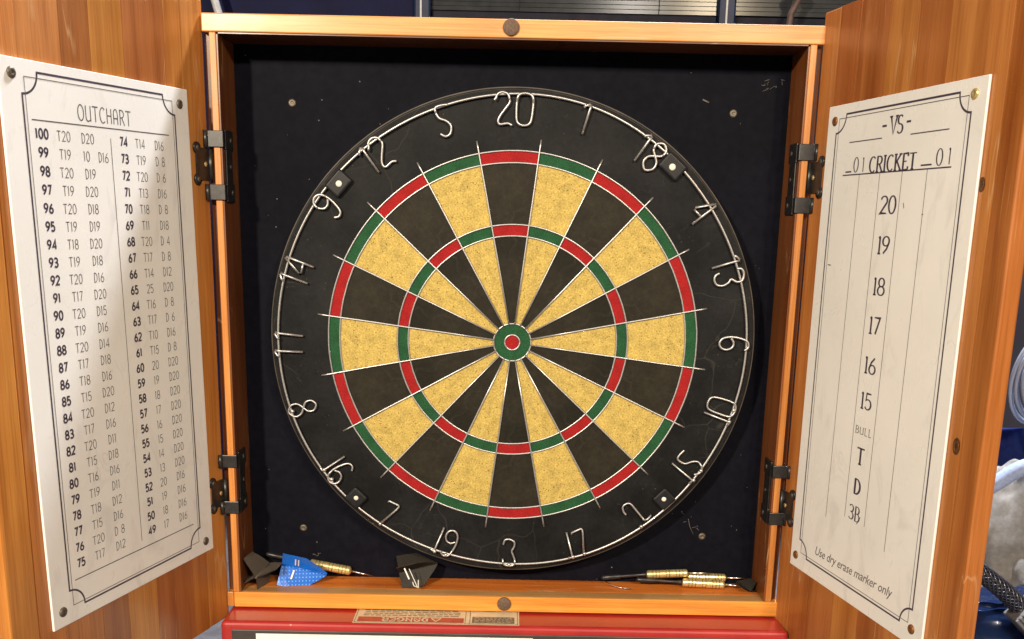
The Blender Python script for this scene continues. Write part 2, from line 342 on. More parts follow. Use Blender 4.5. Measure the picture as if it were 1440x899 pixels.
# glyph: (width, strokes, serif positions as (x, y))   height = 1
G = {
 '0': (.52, [arc(.26, .5, .24, .5, 90, 450, 20)], []),
 '1': (.22, [[(.11, 0), (.11, 1)], [(.11, 1), (.02, .88)]], [(.11, 0)]),
 '2': (.50, [arc(.25, .74, .23, .26, 165, -25, 9) + [(.02, .02), (.48, .02)]], []),
 '3': (.48, [arc(.22, .755, .21, .245, 150, -85, 9) + arc(.22, .255, .24, .255, 85, -150, 9)], []),
 '4': (.54, [[(.40, 0), (.40, 1), (.02, .28), (.53, .28)]], [(.40, 0)]),
 '5': (.48, [[(.44, .98), (.09, .98), (.06, .56)] + arc(.22, .31, .24, .31, 110, -150, 11)], []),
 '6': (.50, [[(.40, .98), (.16, .70)] + arc(.25, .27, .23, .27, 155, -205, 16)], []),
 '7': (.46, [[(.02, .98), (.44, .98), (.16, 0)]], []),
 '8': (.50, [arc(.25, .75, .20, .25, 270, -90, 16), arc(.25, .26, .24, .26, 90, 450, 16)], []),
 '9': (.50, [[(.10, .02), (.34, .30)] + arc(.25, .73, .23, .27, -25, 335, 16)], []),
 'T': (.56, [[(.28, 0), (.28, .98)], [(0, .98), (.56, .98)]], [(.28, 0)]),
 'D': (.52, [[(.08, 0), (.08, 1)], [(.03, 1), (.16, 1)] + arc(.16, .5, .34, .5, 90, -90, 12) + [(.03, 0)]], []),
 'O': (.60, [arc(.30, .5, .27, .5, 90, 450, 20)], []),
 'U': (.56, [[(.05, 1), (.05, .25)] + arc(.24, .25, .19, .25, 180, 300, 8) + [(.50, .12)], [(.50, 1), (.50, 0)]], []),
 'C': (.56, [arc(.32, .5, .28, .5, 48, 312, 16)], []),
 'H': (.54, [[(.06, 0), (.06, 1)], [(.48, 0), (.48, 1)], [(.06, .52), (.48, .52)]], []),
 'A': (.52, [[(.06, 0), (.06, .72)] + arc(.26, .72, .20, .28, 180, 0, 8) + [(.46, 0)], [(.06, .40), (.46, .40)]], []),
 'R': (.54, [[(.08, 0), (.08, 1)], [(.03, 1), (.22, 1)] + arc(.24, .75, .22, .25, 90, -90, 9) + [(.08, .5)], [(.26, .5), (.52, 0)]], [(.08, 0), (.52, 0)]),
 'I': (.20, [[(.10, 0), (.10, 1)]], [(.10, 0), (.10, 1)]),
 'K': (.56, [[(.09, 0), (.09, 1)], [(.50, 1), (.10, .45)], [(.20, .58), (.54, 0)]], [(.09, 0), (.09, 1), (.52, 0), (.49, 1)]),
 'E': (.48, [[(.09, 0), (.09, 1)], [(.02, 1), (.45, 1), (.46, .82)], [(.09, .52), (.36, .52)], [(.02, 0), (.46, 0), (.48, .2)]], []),
 'V': (.60, [[(.05, 1), (.32, 0), (.57, 1)]], [(.05, 1), (.57, 1)]),
 'S': (.48, [arc(.24, .755, .20, .245, 35, 270, 10) + arc(.24, .255, .23, .255, 90, -150, 10)], []),
 'B': (.52, [[(.08, 0), (.08, 1)], [(.02, 1), (.22, 1)] + arc(.24, .76, .20, .24, 90, -90, 8) + [(.08, .52)], [(.24, .52)] + arc(.24, .26, .26, .26, 90, -90, 9) + [(.02, 0)]], []),
 'L': (.44, [[(.08, 1), (.08, 0), (.44, 0)]], [(.08, 1)]),
 'N': (.56, [[(.06, 0), (.06, 1), (.50, 0), (.50, 1)]], []),
 'G': (.56, [arc(.32, .5, .28, .5, 48, 330, 16) + [(.56, .45), (.36, .45)]], []),
 '-': (.40, [[(.05, .55), (.35, .55)]], []), ' ': (.30, [], []),
}
class Ink:
    """collects flat ribbons in plate coordinates (s right, t up)"""
    def __init__(s): s.quads = []
    def ribbon(s, pts, w, modulate=None, shift=0.0):
        # remove doubled points
        P = [pts[0]]
        for q in pts[1:]:
            if hypot(q[0] - P[-1][0], q[1] - P[-1][1]) > 1e-6: P.append(q)
        closed = hypot(P[0][0] - P[-1][0], P[0][1] - P[-1][1]) < 1e-5 and len(P) > 3
        if closed: P = P[:-1]
        n = len(P)
        if n < 2: return
        L = []; R_ = []
        for i in range(n):
            a = P[(i - 1) % n] if (closed or i > 0) else P[i]; c = P[(i + 1) % n] if (closed or i < n - 1) else P[i]
            d1 = Vector((P[i][0] - a[0], P[i][1] - a[1])); d2 = Vector((c[0] - P[i][0], c[1] - P[i][1]))
            if d1.length < 1e-9: d1 = d2
            if d2.length < 1e-9: d2 = d1
            d1 = d1.normalized(); d2 = d2.normalized(); t = (d1 + d2)
            t = t.normalized() if t.length > .3 else d1
            k = 1 / max(.45, d1.dot(t))
            ww = w
            if modulate: ww = w * (modulate + (1 - modulate) * abs(t.y) ** 1.6)
            nx, ny = -t.y * ww * .5 * k, t.x * ww * .5 * k
            L.append((P[i][0] + nx, P[i][1] + ny)); R_.append((P[i][0] - nx, P[i][1] - ny))
        for i in range(n if closed else n - 1):
            j = (i + 1) % n; s.quads.append((R_[i], R_[j], L[j], L[i]))
    def text(s, txt, cx, cy, h, w, gap=.16, narrow=1.0, modulate=None, serif=False, align='C', rot=0.0, jitter=0.0):
        tot = sum(G[c][0] for c in txt) * h * narrow + gap * h * (len(txt) - 1)
        x = cx - (tot / 2 if align == 'C' else 0)
        y0 = cy - h / 2
        for c in txt:
            gw, st, se = G[c]; dy = random.uniform(-jitter, jitter)
            def T(p):
                X, Y = x + p[0] * h * narrow, y0 + p[1] * h + dy
                if rot:
                    a = radians(rot); X, Y = cx + (X - cx) * cos(a) - (Y - cy) * sin(a), cy + (X - cx) * sin(a) + (Y - cy) * cos(a)
                return (X, Y)
            for q in st: s.ribbon([T(p) for p in q], w, modulate)
            if serif:
                for (sx, sy) in se:
                    a, b = T((sx - .16 / narrow, sy)), T((sx + .16 / narrow, sy)); s.ribbon([a, b], w * .5)
            x += gw * h * narrow + gap * h
    def build(s, name, mat, parent, place, tint=None):
        verts = []; faces = []
        for q in s.quads:
            i = len(verts); verts += [Vector(place(a, b)) * MM for a, b in q]; faces.append((i, i + 1, i + 2, i + 3))
        me = bpy.data.meshes.new(name); me.from_pydata(verts, [], faces); me.materials.append(mat); me.update()
        return link(name, me, parent)

# ------------------------------------------------------------------ setting
b = MB(); b.face([(-2500, -700, -336), (2500, -700, -336), (2500, 900, -336), (-2500, 900, -336)])
b.build('bench_top', M['bench'], kind='structure')
b = MB(); b.box(-3000, 3000, 900, 940, -1500, 2400); b.build('wall', M['wall'], kind='structure')

# glossy panelled unit far behind the cabinet
unit = thing('panelled_unit', 'dark blue and grey panelled unit standing behind the top of the dartboard cabinet', 'panelling', (0, 600, -336))
def U(z): return z + 336
b = MB(); b.box(-900, -147, 4, 20, U(-336), U(640)); b.build('navy_panel', M['navy'], unit)
b = MB(); b.box(312, 700, 8, 24, U(-336), U(640)); b.build('side_panel', M['rail'], unit)
for (x0, x1) in ((-146, -122), (287, 311)):
    b = MB(); b.box(x0, x1, -10, 26, U(-336), U(640), 3); b.build('post', M['navy_post'], unit)
    b = MB(); b.box(x0 + 9, x0 + 11.5, -11.5, -10.2, U(-336), U(640)); b.build('post_strip', M['cord_white'], unit)
b = MB(); b.box(-121.5, 286.5, 4, 22, U(380), U(403), 1.5); b.build('rail', M['rail'], unit)
b = MB(); b.box(-121.5, 286.5, 6, 22, U(-336), U(379.5), 1); b.build('lower_panel', M['rail'], unit)
zz = 403.6
while zz < 560:
    for (x0, x1) in ((-121.4, 4), (4.6, 203), (203.6, 286.4)):
        b = MB(); b.box(x0, x1, 4, 20, U(zz), U(zz + 5.8), .35, 2); o = b.build('slat', M['slat'], unit)
    zz += 6
b = MB(); zz = 404.0
while zz < 560:
    b.box(312.5, 520, 2, 8, U(zz), U(zz + 5.8), .35, 2); zz += 6
b.build('slat', M['slat'], unit)
b = MB(); b.tube([(-432, 560, 470), (-424, 560, 420), (-410, 560, 370), (-402, 560, 300), (-400, 560, -336)], 5.5, 10)
b.build('white_cord', M['cord_white'], label='pale cord hanging behind the upper left corner of the cabinet', cat='cord')
b = MB(); b.tube([(392, 560, 520), (398, 560, 450), (393, 560, 425), (381, 560, 400), (377, 560, 350), (377, 560, -336)], 4.5, 10)
b.blob((390, 556, 428), 9, 2)
b.build('brown_cord', M['cord_brown'], label='knotted brown cord hanging behind the upper right corner of the cabinet', cat='cord')

# ------------------------------------------------------------------ red machine below the cabinet
mach = thing('red_machine', 'red enamelled machine housing with dark front panel, under the dartboard cabinet', 'machine', (0, -60, -336))
def ml(x, y, z): return (x, y + 60, z + 336)
b = MB()
b.box(-270, 267, 8, 240, 0, 73.6, 5, 4)
b.build('housing', M['red_paint'], mach)
b = MB(); b.box(-259, 253, 7.0, 9.5, 4, 66.5, .8, 2); b.build('front_panel', M['dark_panel'], mach)
b = MB(); b.box(-236, 25, 6.6, 6.95, 6, 63.2); b.build('paper_label', M['sheet_white'], mach)
b = MB(); b.box(-146, 12, 12, 150, 73.7, 73.95)
stick = b.build('warning_sticker', M['sticker'], mach, label='cream and red DANGER sticker seen upside down')
def rect_part(name, mat, x0, x1, y0, y1, z):
    q = MB(); q.face([(x0, y0, z), (x1, y0, z), (x1, y1, z), (x0, y1, z)]); q.build(name, mat, stick)
rect_part('red_band', M['sticker_red'], -142, -41, 15, 27, 74.05)
rect_part('grey_text_field', M['sticker_grey'], -33, 7.5, 15.5, 31, 74.05)
ik = Ink(); ik.text('DANGER', 97, -21, 8.6, 2.1, gap=.22, narrow=1.25)
ik.ribbon([(63, -24.5), (67.5, -17.5), (72, -24.5), (63, -24.5)], 1.3)
ik.build('lettering', M['sticker'], stick, lambda s_, t_: (-s_, -t_, 74.15))
ik = Ink()
for k in range(7):
    x = -138 + random.uniform(0, 3); yy = 31 + k * 4.2
    while x < -46:
        w_ = random.uniform(3, 8); ik.ribbon([(x, yy), (min(x + w_, -45), yy)], 1.7); x += w_ + 1.4
for yy in (12.8,): ik.ribbon([(-145, yy), (11, yy)], .5)
for xx in (-144.4, -39.5, -35.2, 10.4): ik.ribbon([(xx, 13), (xx, 100)], .5)
ik.build('small_print', M['sticker_grey'], stick, lambda s_, t_: (s_, t_, 74.15))
ik = Ink()
for k in range(4):
    x = -31.0; yy = 18.2 + k * 3.4
    while x < 5:
        w_ = random.uniform(2, 5); ik.ribbon([(x, yy), (min(x + w_, 6), yy)], .9); x += w_ + 1.3
ik.build('small_print', M['sticker'], stick, lambda s_, t_: (s_, t_, 74.15))
b = MB()
for i in range(26):
    b.blob((-292 + random.gauss(0, 7), -70 + random.gauss(0, 7), -334.6), random.uniform(.8, 2.4), 1)
b.build('crumbs', M['dust'], kind='stuff', label='small pale crumbs on the grey bench beside the red machine', cat='crumbs')

# ------------------------------------------------------------------ dartboard cabinet
XL, XR, ZT, ZB, YF, YB = -258.0, 249.5, 262.8, -245.6, -17.9, 33.5
cab = thing('dartboard_cabinet', 'open varnished pine dartboard cabinet with two doors and a black back panel', 'cabinet', (0, 0, 0))
T_SIDE, T_TOP = 13.6, 15.2
tan = (0.60, 0.31, 0.105)
b = MB(); b.box(XL - T_SIDE, XR + T_SIDE, YF, YB + 6, ZT, ZT + T_TOP, 1.1, 3); b.build('top_panel', M['wood_x'], cab, tint=(0.70, 0.39, 0.155))
b = MB(); b.box(XL - 7.2, XR + T_SIDE + .4, YF, YF + 17.4, ZB - T_TOP, ZB, 1.1, 3); b.build('bottom_rail', M['wood_x'], cab, tint=(0.76, 0.40, 0.095))
b = MB(); b.box(XL - 7.2, XR + T_SIDE + .4, YF + 18.4, YB + 6, ZB - T_TOP, ZB - .5, .8, 2); b.build('floor_board', M['wood_y'], cab, tint=(0.62, 0.22, 0.045))
b = MB(); b.box(XL + .4, XR - .4, YF + 2.0, YF + 17.0, ZB - .1, ZB + .12); b.build('worn_strip', M['wood_y'], cab, tint=(0.44, 0.30, 0.17))
for sg, X in ((-1, XL), (1, XR)):
    def sp(a, c): return (min(X + sg * a, X + sg * c), max(X + sg * a, X + sg * c))
    b = MB(); b.box(*sp(1.6, 7.4), YF + .3, YB + 6, ZB + .15, ZT - .15, .8, 3)
    sd = b.build('side_panel', M['wood_z'], cab, tint=(0.62, 0.31, 0.105))
    b = MB(); b.box(*sp(7.6, T_SIDE), YF + 9, YB + 6, ZB + .15, ZT - .15, .5, 3); b.build('outer_shadow_strip', M['wood_z'], sd, tint=(0.15, 0.055, 0.014))  # dark tint puts the open door's shadow into this strip
    b = MB(); b.box(*sp(0, 1.5), YF + .9, YB, ZB + .15, ZT - 1.6, .2, 2); b.build('inner_wall_shade', M['wood_z'], sd, tint=(0.17, 0.066, 0.026) if sg < 0 else (0.22, 0.088, 0.034))  # added liner, its dark tint stands in for the unlit inner wall
b = MB(); b.box(XL, XR, YF + 1.5, YB, ZT - 1.3, ZT - .05, .2, 2); b.build('top_underside_shade', M['wood_x'], cab, tint=(0.13, 0.05, 0.022))  # added liner, tinted dark for the shade under the top
# left side runs down past the bottom rail on its outer half
b = MB(); b.box(XL - T_SIDE, XL - 7.5, YF + .4, YB + 6, ZB - T_TOP + .5, ZB, .6, 2); b.build('side_foot', M['wood_z'], cab, tint=(0.50, 0.24, 0.07))
b = MB(); b.box(XL - 2, XR + 2, YB, YB + 5, ZB - 3, ZT + 3); bp = b.build('back_panel', M['back'], cab)
for (x, z) in ((-206, 211.6), (199, 210.4), (-206.3, -195), (196, -196)):
    b = MB(); b.lathe([(0, 3.8), (.9, 3.6), (1.4, 2.6), (1.45, 1.2), (.9, .8)], (x, YB - .05, z), (0, -1, 0), 16)
    b.build('screw', M['screw'], bp)
b = MB()
for i in range(60):
    x = random.uniform(XL + 5, XR - 5); z = random.uniform(ZB + 5, ZT - 8)
    if hypot(x, z) < 222: continue
    b.blob((x, YB - .2, z), random.choice([.35, .45, .6, .8]), 1)
for (px, pz, n) in ((232, 236, 9), (-188, -222, 3), (183, -181, 4)):
    for i in range(n):
        x, z = px + random.gauss(0, 6), pz + random.gauss(0, 4)
        b.tube([(x, YB - .5, z), (x + random.uniform(-3, 3), YB - 1, z + random.uniform(-2, 2)), (x + random.uniform(-5, 5), YB - .5, z + random.uniform(-3, 3))], .28, 4)
b.tube([(181, YB - .5, -178), (183, YB - .6, -186), (187, YB - .5, -194)], .3, 4)
b.tube([(170, YB - .5, 222), (176, YB - .6, 219.5)], .8, 5)
b.build('dust', M['dust'], bp, kind='stuff')
for (x, z, r) in ((-6.5, 271.2, 7.0), (-2.7, -252.2, 6.6)):
    b = MB(); b.lathe([(0, r), (1.8, r), (2.6, r - .7), (2.7, .2)], (x, YF + .05, z), (0, -1, 0), 28); b.build('catch_pad', M['magnet'], cab)

# doors: local frame u (away from hinge), n (inward normal), z
aL, aR = radians(18.08), radians(11.94)
hL = Vector((XL - 14.8, YF + .2)); dL = Vector((-sin(aL), -cos(aL))); nL = Vector((cos(aL), -sin(aL)))
hR = Vector((XR + 13.05, YF + .2)); dR = Vector((sin(aR), -cos(aR))); nR = Vector((-cos(aR), -sin(aR)))
def door_matrix(h, d, n):
    return Matrix(((d.x, n.x, 0, h.x * MM), (d.y, n.y, 0, h.y * MM), (0, 0, 1, 0), (0, 0, 0, 1)))
ML, MR = door_matrix(hL, dL, nL), door_matrix(hR, dR, nR)
Z0, Z1, TH = -272.0, 289.0, 14.0
def make_door(mat, bounds, tints, label, gap_after=()):
    q = MB(); u0, u1 = bounds[-2], bounds[-1]
    q.box(u0 + .12, u1, -TH, 0, Z0, Z1, 1.8, 4)
    d = q.build('door', M['wood_z'], cab, tint=tints[-1], label=label); d.matrix_basis = mat
    for i in range(len(bounds) - 2):
        a, c = bounds[i], bounds[i + 1]
        q = MB(); g = 1.3 if i in gap_after else .1
        q.box(a + .1, c - g, -TH + random.uniform(0, .3), -random.uniform(0, .10), Z0, Z1, (1.4 if i == 0 else .14), 2)
        q.build('plank', M['wood_z'], d, tint=tints[i])
    return d
doorL = make_door(ML, [-4.5, 28, 50, 101, 138, 169, 210, 236, 263],
    [(0.50, 0.255, 0.085), (0.46, 0.215, 0.066), (0.36, 0.150, 0.058), (0.50, 0.265, 0.085), (0.34, 0.150, 0.055), (0.48, 0.225, 0.080), (0.52, 0.235, 0.080), (0.42, 0.165, 0.055), (0.55, 0.270, 0.075)],
    'left door of striped pine planks')
doorR = make_door(MR, [-3.5, 24, 57.3, 98.5, 137, 176, 218, 241, 263.5],
    [(0.46, 0.215, 0.080), (0.38, 0.150, 0.056), (0.40, 0.170, 0.068), (0.50, 0.250, 0.088), (0.40, 0.170, 0.062), (0.50, 0.245, 0.090), (0.49, 0.225, 0.078), (0.52, 0.240, 0.080), (0.40, 0.165, 0.050)],
    'right door of striped pine planks with two knots', gap_after=(1,))
for (u, z, ru, rz_) in ((236.5, -38, 4.0, 6.2), (229.5, 139.5, 3.4, 5.0)):
    q = MB(); pts = [(u + ru * cos(t * pi / 8), .12, z + rz_ * sin(t * pi / 8)) for t in range(16)]
    f = q.face(pts); bmesh.ops.extrude_face_region(q.bm, geom=[f]); k = q.build('knot', M['knot'], doorR)
    q = MB(); q.tube([(u + ru * .6 * cos(t * pi / 8), .2, z + rz_ * .6 * sin(t * pi / 8)) for t in range(16)], .25, 5, closed=True); q.build('knot_ring', M['rusty'], doorR)

# hinges: wrap-round black steel, two arms over the cabinet front + leaf on the door
def hinge(side, z1, z2, z3, z4, lz0, lz1):
    """z1>z2 upper arm, z3>z4 lower arm, leaf lz0..lz1"""
    sg = 1 if side == 'L' else -1
    X = XL if side == 'L' else XR
    def bx(q, xa, xb, *r, **k): q.box(min(X + sg * xa, X + sg * xb), max(X + sg * xa, X + sg * xb), *r, **k)
    q = MB()
    bx(q, .05, 1.6, YF + 8, YB - 24, z4, z1, bev=.5)                 # strip on the inner side wall
    for (a, c) in ((z1, z2), (z3, z4)):
        bx(q, -13.0, 1.6, YF - 1.6, YF - .02, c, a, bev=.5)          # over the front edge
        bx(q, .05, 1.6, YF - 1.5, YF + 9, c, a, bev=.5)
        bx(q, .05, 1.9, YF + 6, YB - 21, c - 1.5, a + 1.5, bev=.6)
    q.tube([(X - sg * 13.6, YF - 2.2, z) for z in (z1, z2)], 2.0, 10)
    q.tube([(X - sg * 13.6, YF - 2.2, z) for z in (z3, z4)], 2.0, 10)
    h = q.build('hinge', M['hinge'], cab)
    for z in ((z1 + z2) / 2, (z3 + z4) / 2):
        q = MB(); q.lathe([(0, 2.6), (.8, 2.3), (1.0, .3)], (X + sg * 1.7, YF + 22, z), (sg, 0, 0), 12); q.build('screw', M['screw'], h)
    q = MB(); q.lathe([(0, 2.0), (.6, 1.8), (.8, .3)], (X + sg * 1.6, YF + 20, (z2 + z3) / 2), (sg, 0, 0), 12); q.build('screw', M['screw'], h)
    mat = ML if side == 'L' else MR; dr = doorL if side == 'L' else doorR
    q = MB(); q.box(-4.5, 15.5, .05, 1.5, lz0 + 2.5, lz1 - 2.5, .45)
    q.tube([(-4.5, 1.8, lz0 + 3), (-4.5, 1.8, lz1 - 3)], 2.2, 10)
    for z in (lz0 + 3, lz1 - 3): q.lathe([(.05, 5.2), (1.4, 5.0), (1.5, .2)], (13.6, 0, z), (0, 1, 0), 14)
    lf = q.build('hinge_leaf', M['hinge'], dr)
    for z in (lz0 + 3, lz1 - 3):
        q = MB(); q.lathe([(1.5, 2.4), (2.2, 2.1), (2.4, .3)], (13.8, 0, z), (0, 1, 0), 12); q.build('screw', M['screw'], dr)
    q = MB(); q.lathe([(1.5, 2.2), (1.9, 2.0), (2.0, .3)], (2.5, 0, (lz0 + lz1) / 2), (0, 1, 0), 12); q.build('screw', M['brass'], dr)
hinge('L', 182, 168, 136.5, 123, 137, 169.5)
hinge('R', 181, 167, 135.5, 122, 136.5, 168.5)
hinge('L', -109, -121, -154, -166, -161, -130.5)
hinge('R', -109, -121, -155, -167, -163, -131)

# ------------------------------------------------------------------ printed boards screwed to the doors
PW, PH = 102.35, 203.5
def border(top, bot, hs, notch, t_th, inner_top, inner_bot, inner_h):
    th = Ink(); P = []
    P += [(-hs + notch, top), (hs - notch, top)]
    P += [(hs + notch * .98 * cos(radians(a)) , top + notch * .98 * sin(radians(a))) for a in range(180, 271, 9)][0:]
    P += [(hs, top - notch), (hs, bot + notch)]
    P += [(hs + notch * cos(radians(a)), bot + notch * sin(radians(a))) for a in range(90, 181, 9)]
    P += [(hs - notch, bot), (-hs + notch, bot)]
    P += [(-hs + notch * cos(radians(a)), bot + notch * sin(radians(a))) for a in range(0, 91, 9)]
    P += [(-hs, bot + notch), (-hs, top - notch)]
    P += [(-hs + notch * cos(radians(a)), top + notch * sin(radians(a))) for a in range(270, 361, 9)]
    P += [(-hs + notch, top)]
    th.ribbon(P, t_th)
    tn = Ink(); tn.ribbon([(-inner_h, inner_top), (inner_h, inner_top), (inner_h, inner_bot), (-inner_h, inner_bot), (-inner_h, inner_top)], .55)
    return th, tn
def make_plate(name, label, dmat, u, z, roll, flip):
    """the matrix keeps a proper rotation: for the left door local y is turned so that x = -u"""
    sx = -1 if flip else 1
    X = Vector((dmat[0][0], dmat[1][0], 0)) * sx; N = Vector((dmat[0][1], dmat[1][1], 0)); Zv = Vector((0, 0, 1))
    org = Vector((dmat[0][3], dmat[1][3], 0)) + Vector((dmat[0][0], dmat[1][0], 0)) * u * MM + N * .25 * MM + Zv * z * MM
    Y = -N                              # local -y faces the viewer
    m = Matrix(((X.x, Y.x, 0, org.x), (X.y, Y.y, 0, org.y), (0, 0, 1, org.z), (0, 0, 0, 1)))
    r = link(name, None, label=label, cat='score board'); r.matrix_basis = m @ Matrix.Rotation(roll, 4, 'Y')
    q = MB(); q.box(-PW, PW, -2.0, 0, -PH, PH, .45, 2); q.build('board', M['plate'], r)
    return r
place = lambda s_, t_: (s_, -2.12, t_)
place2 = lambda s_, t_: (s_, -2.20, t_)
outc = make_plate('outchart_board', 'white OUTCHART board with rows of checkout numbers, screwed to the left door', ML, 125.1, 7.3, radians(-.86), True)
vsb = make_plate('cricket_board', 'white dry erase VS and CRICKET score board screwed to the right door', MR, 124.8, 5.9, 0, False)
def plate_screws(par, pts, mats):
    for (x, z), m_ in zip(pts, mats):
        q = MB(); q.lathe([(0, 3.9), (.8, 3.7), (1.5, 2.7), (1.55, 1.3), (1.1, .9)], (x, -2.0, z), (0, -1, 0), 18); q.build('screw', M[m_], par)
plate_screws(outc, [(-91.5, 193.5), (90.8, 190.8), (-92, -191.5), (91, -193)], ['screw'] * 4)
plate_screws(vsb, [(-91, 191), (89.6, 192.7), (-92.6, -191.9), (89, -190.4)], ['rusty', 'brass', 'rusty', 'rusty'])
th, tn = border(196, -192.6, 83.4, 15, 1.5, 192.3, -190.2, 80.6)
th.build('border', M['ink'], outc, place); tn.build('border_line', M['ink_thin'], outc, place2)
th, tn = border(195.3, -189.8, 87.6, 14.5, 1.5, 192.3, -187, 83.8)
th.build('border', M['ink'], vsb, place); tn.build('border_line', M['ink_thin'], vsb, place2)

LEFT = '''100 T20,D20|99 T19,10 D16|98 T20,D19|97 T19,D20|96 T20,D18|95 T19,D19|94 T18,D20|93 T19,D18|92 T20,D16|91 T17,D20|90 T20,D15|89 T19,D16|88 T20,D14|87 T17,D18|86 T18,D16|85 T15,D20|84 T20,D12|83 T17,D16|82 T20,D11|81 T15,D18|80 T16,D16|79 T19,D11|78 T18,D12|77 T15,D16|76 T20,D 8|75 T17,D12'''
RIGHT = '''74 T14,D16|73 T19,D 8|72 T20,D 6|71 T13,D16|70 T18,D 8|69 T11,D18|68 T20,D 4|67 T17,D 8|66 T14,D12|65 25,D20|64 T16,D 8|63 T17,D 6|62 T10,D16|61 T15,D 8|60 20,D20|59 19,D20|58 18,D20|57 17,D20|56 16,D20|55 15,D20|54 14,D20|53 13,D20|52 20,D16|51 19,D16|50 18,D16|49 17,D16'''
bold, light_, light2 = Ink(), Ink(), Ink()
for colm, (s_num, s_t, s_d), ink2 in ((LEFT, (-68.6, -47.6, -23.0), light_), (RIGHT, (17.0, 36.4, 60.2), light2)):
    for i, row in enumerate(colm.split('|')):
        num, rest = row.split(' ', 1); a, d = rest.split(',')
        t = 156.0 - i * 12.62
        bold.text(num, s_num, t, 6.3, 1.45, gap=.22, narrow=1.12)
        ink2.text(a, s_t, t - .3, 6.9, .62, gap=.16)
        if d.startswith('10 '):
            ink2.text('10', s_d - 2.5, t - .3, 6.9, .62, gap=.18); ink2.text('D16', s_d + 15.5, t - .3, 6.9, .62, gap=.16)
        else: ink2.text(d, s_d, t - .3, 6.9, .62, gap=.17)
light_.text('OUTCHART', -2.0, 173.6, 11.0, .85, gap=.13, narrow=1.0)
light_.ribbon([(-76.8, 164.8), (74, 164.8)], .8); light_.ribbon([(2.2, 157.5), (3.0, -164.8)], .6); light_.ribbon([(-76.8, -171.4), (74, -171.4)], .8)
bold.build('bold_numbers', M['ink'], outc, place); light_.build('lettering', M['ink_thin'], outc, place); light2.build('lettering', M['ink_thin'], outc, place)

k = Ink(); kg = Ink()
k.text('VS', .6, 180.6, 13, 2.3, gap=.06, narrow=1.15, modulate=.35, serif=True)
k.ribbon([(-18.5, 181), (-12.5, 181)], 1.6); k.ribbon([(13.5, 181.6), (19, 181.6)], 1.6)
k.ribbon([(-65, 172.2), (-17.5, 172.2)], .8); k.ribbon([(20, 172.2), (66, 172.2)], .8)
k.ribbon([(-67, 148.9), (-58, 148.9)], 1.2); k.text('0', -51.5, 154, 11.5, 1.5, modulate=.4, narrow=1.15); k.text('1', -40.6, 153.6, 11, 1.2)
k.text('CRICKET', -.5, 152.9, 11.8, 2.35, gap=.12, narrow=1.32, modulate=.36, serif=True)
k.ribbon([(37, 149.2), (50, 149.2)], 1.2); k.text('0', 58.4, 153.8, 11.5, 1.5, modulate=.4, narrow=1.2); k.text('1', 70, 153.8, 11, 1.2)
k.ribbon([(-70.8, 146.4), (73, 146.4)], 1.0)
for s_, lo in ((-45.2, -142), (-15.6, -133), (14.6, -133), (45.6, -144)): kg.ribbon([(s_, 146), (s_ - 1.6, lo)], .65)
for txt, s_, t in (('20', .2, 121.8), ('19', -.4, 91.4), ('18', -.8, 59.6), ('17', -1.4, 29), ('16', -1.8, -2.8), ('15', -2.4, -31.8)):
    k.text(txt, s_, t, 13.2, 2.3, gap=.14, narrow=1.40, modulate=.42, serif=True)
kg.text('BULL', -2, -56.6, 6, 1.0, gap=.26, narrow=1.6, modulate=.5, serif=True)
k.text('T', -2.7, -77.6, 13.4, 2.7, modulate=.5, serif=True, narrow=1.45); k.text('D', -3, -103.4, 12.6, 2.8, modulate=.4, serif=True, narrow=1.4)
k.text('3B', -3.2, -126, 12.4, 1.9, gap=.14, modulate=.35, serif=True, narrow=1.15)
for p_ in ([(-82, 73.2), (-77, 72.8)], [(44.5, 114.2), (46.5, 114.5)], [(20, 123), (21.5, 119)], [(1.5, -134), (6, -127)]): kg.ribbon(p_, .9)
k.build('lettering', M['ink'], vsb, place); kg.build('score_lines', M['ink_grey'], vsb, place)
tc = bpy.data.curves.new('note', 'FONT'); tc.body = 'Use dry erase marker only'; tc.size = 11.5 * MM; tc.shear = .28; tc.align_x = 'CENTER'; tc.space_character = .95; tc.resolution_u = 2
tob = bpy.data.objects.new('note', tc); COL.objects.link(tob); bpy.context.view_layer.update()
me = bpy.data.meshes.new_from_object(tob.evaluated_get(bpy.context.evaluated_depsgraph_get())); bpy.data.objects.remove(tob)
xs = [v.co.x for v in me.vertices]; wid = max(xs) - min(xs); kx = 119 * MM / wid
for v in me.vertices:
    x, y = v.co.x * kx, v.co.y; v.co = Vector((x - .5 * MM, -2.12 * MM, y - 178.5 * MM + (x / (60 * MM)) * 1.8 * MM))
me.materials.clear(); me.materials.append(M['ink_thin']); link('note', me, vsb)

# ------------------------------------------------------------------ dartboard
db = thing('dartboard', 'round bristle dartboard with cream, black, red and green segments and wire numbers', 'dartboard', (0, 0, 0))
tx, tz = radians(.7717), radians(-.6974); ang = hypot(tx, tz)
db.matrix_basis = Matrix.Rotation(ang, 4, Vector((tx, 0, tz))) @ Matrix.Rotation(radians(-2.05), 4, 'Y')
RO = 225.3; RD, RDI, RT, RTI, RB, RBB = 171.4, 161.0, 107.2, 97.0, 17.4, 7.0
b = MB(); b.lathe([(1.6, RO - 4), (1.2, RO - 2), (2.4, RO - .6), (4.5, RO), (26, RO), (29, RO - 2)], (0, 0, 0), (0, 1, 0), 160); b.build('rim', M['rim'], db)
q = MB(); q.sector(RO - 1.3, RO + .35, 0, 360, 2.6, 4.6, 160); q.build('rim_highlight', M['rim_highlight'], db)  # thin ring added to carry the painted rim highlight
b = MB(); b.sector(RD + .4, RO - 2.2, 0, 360, 0, 1.9, 160); b.build('number_band', M['band'], db)
shared = {}
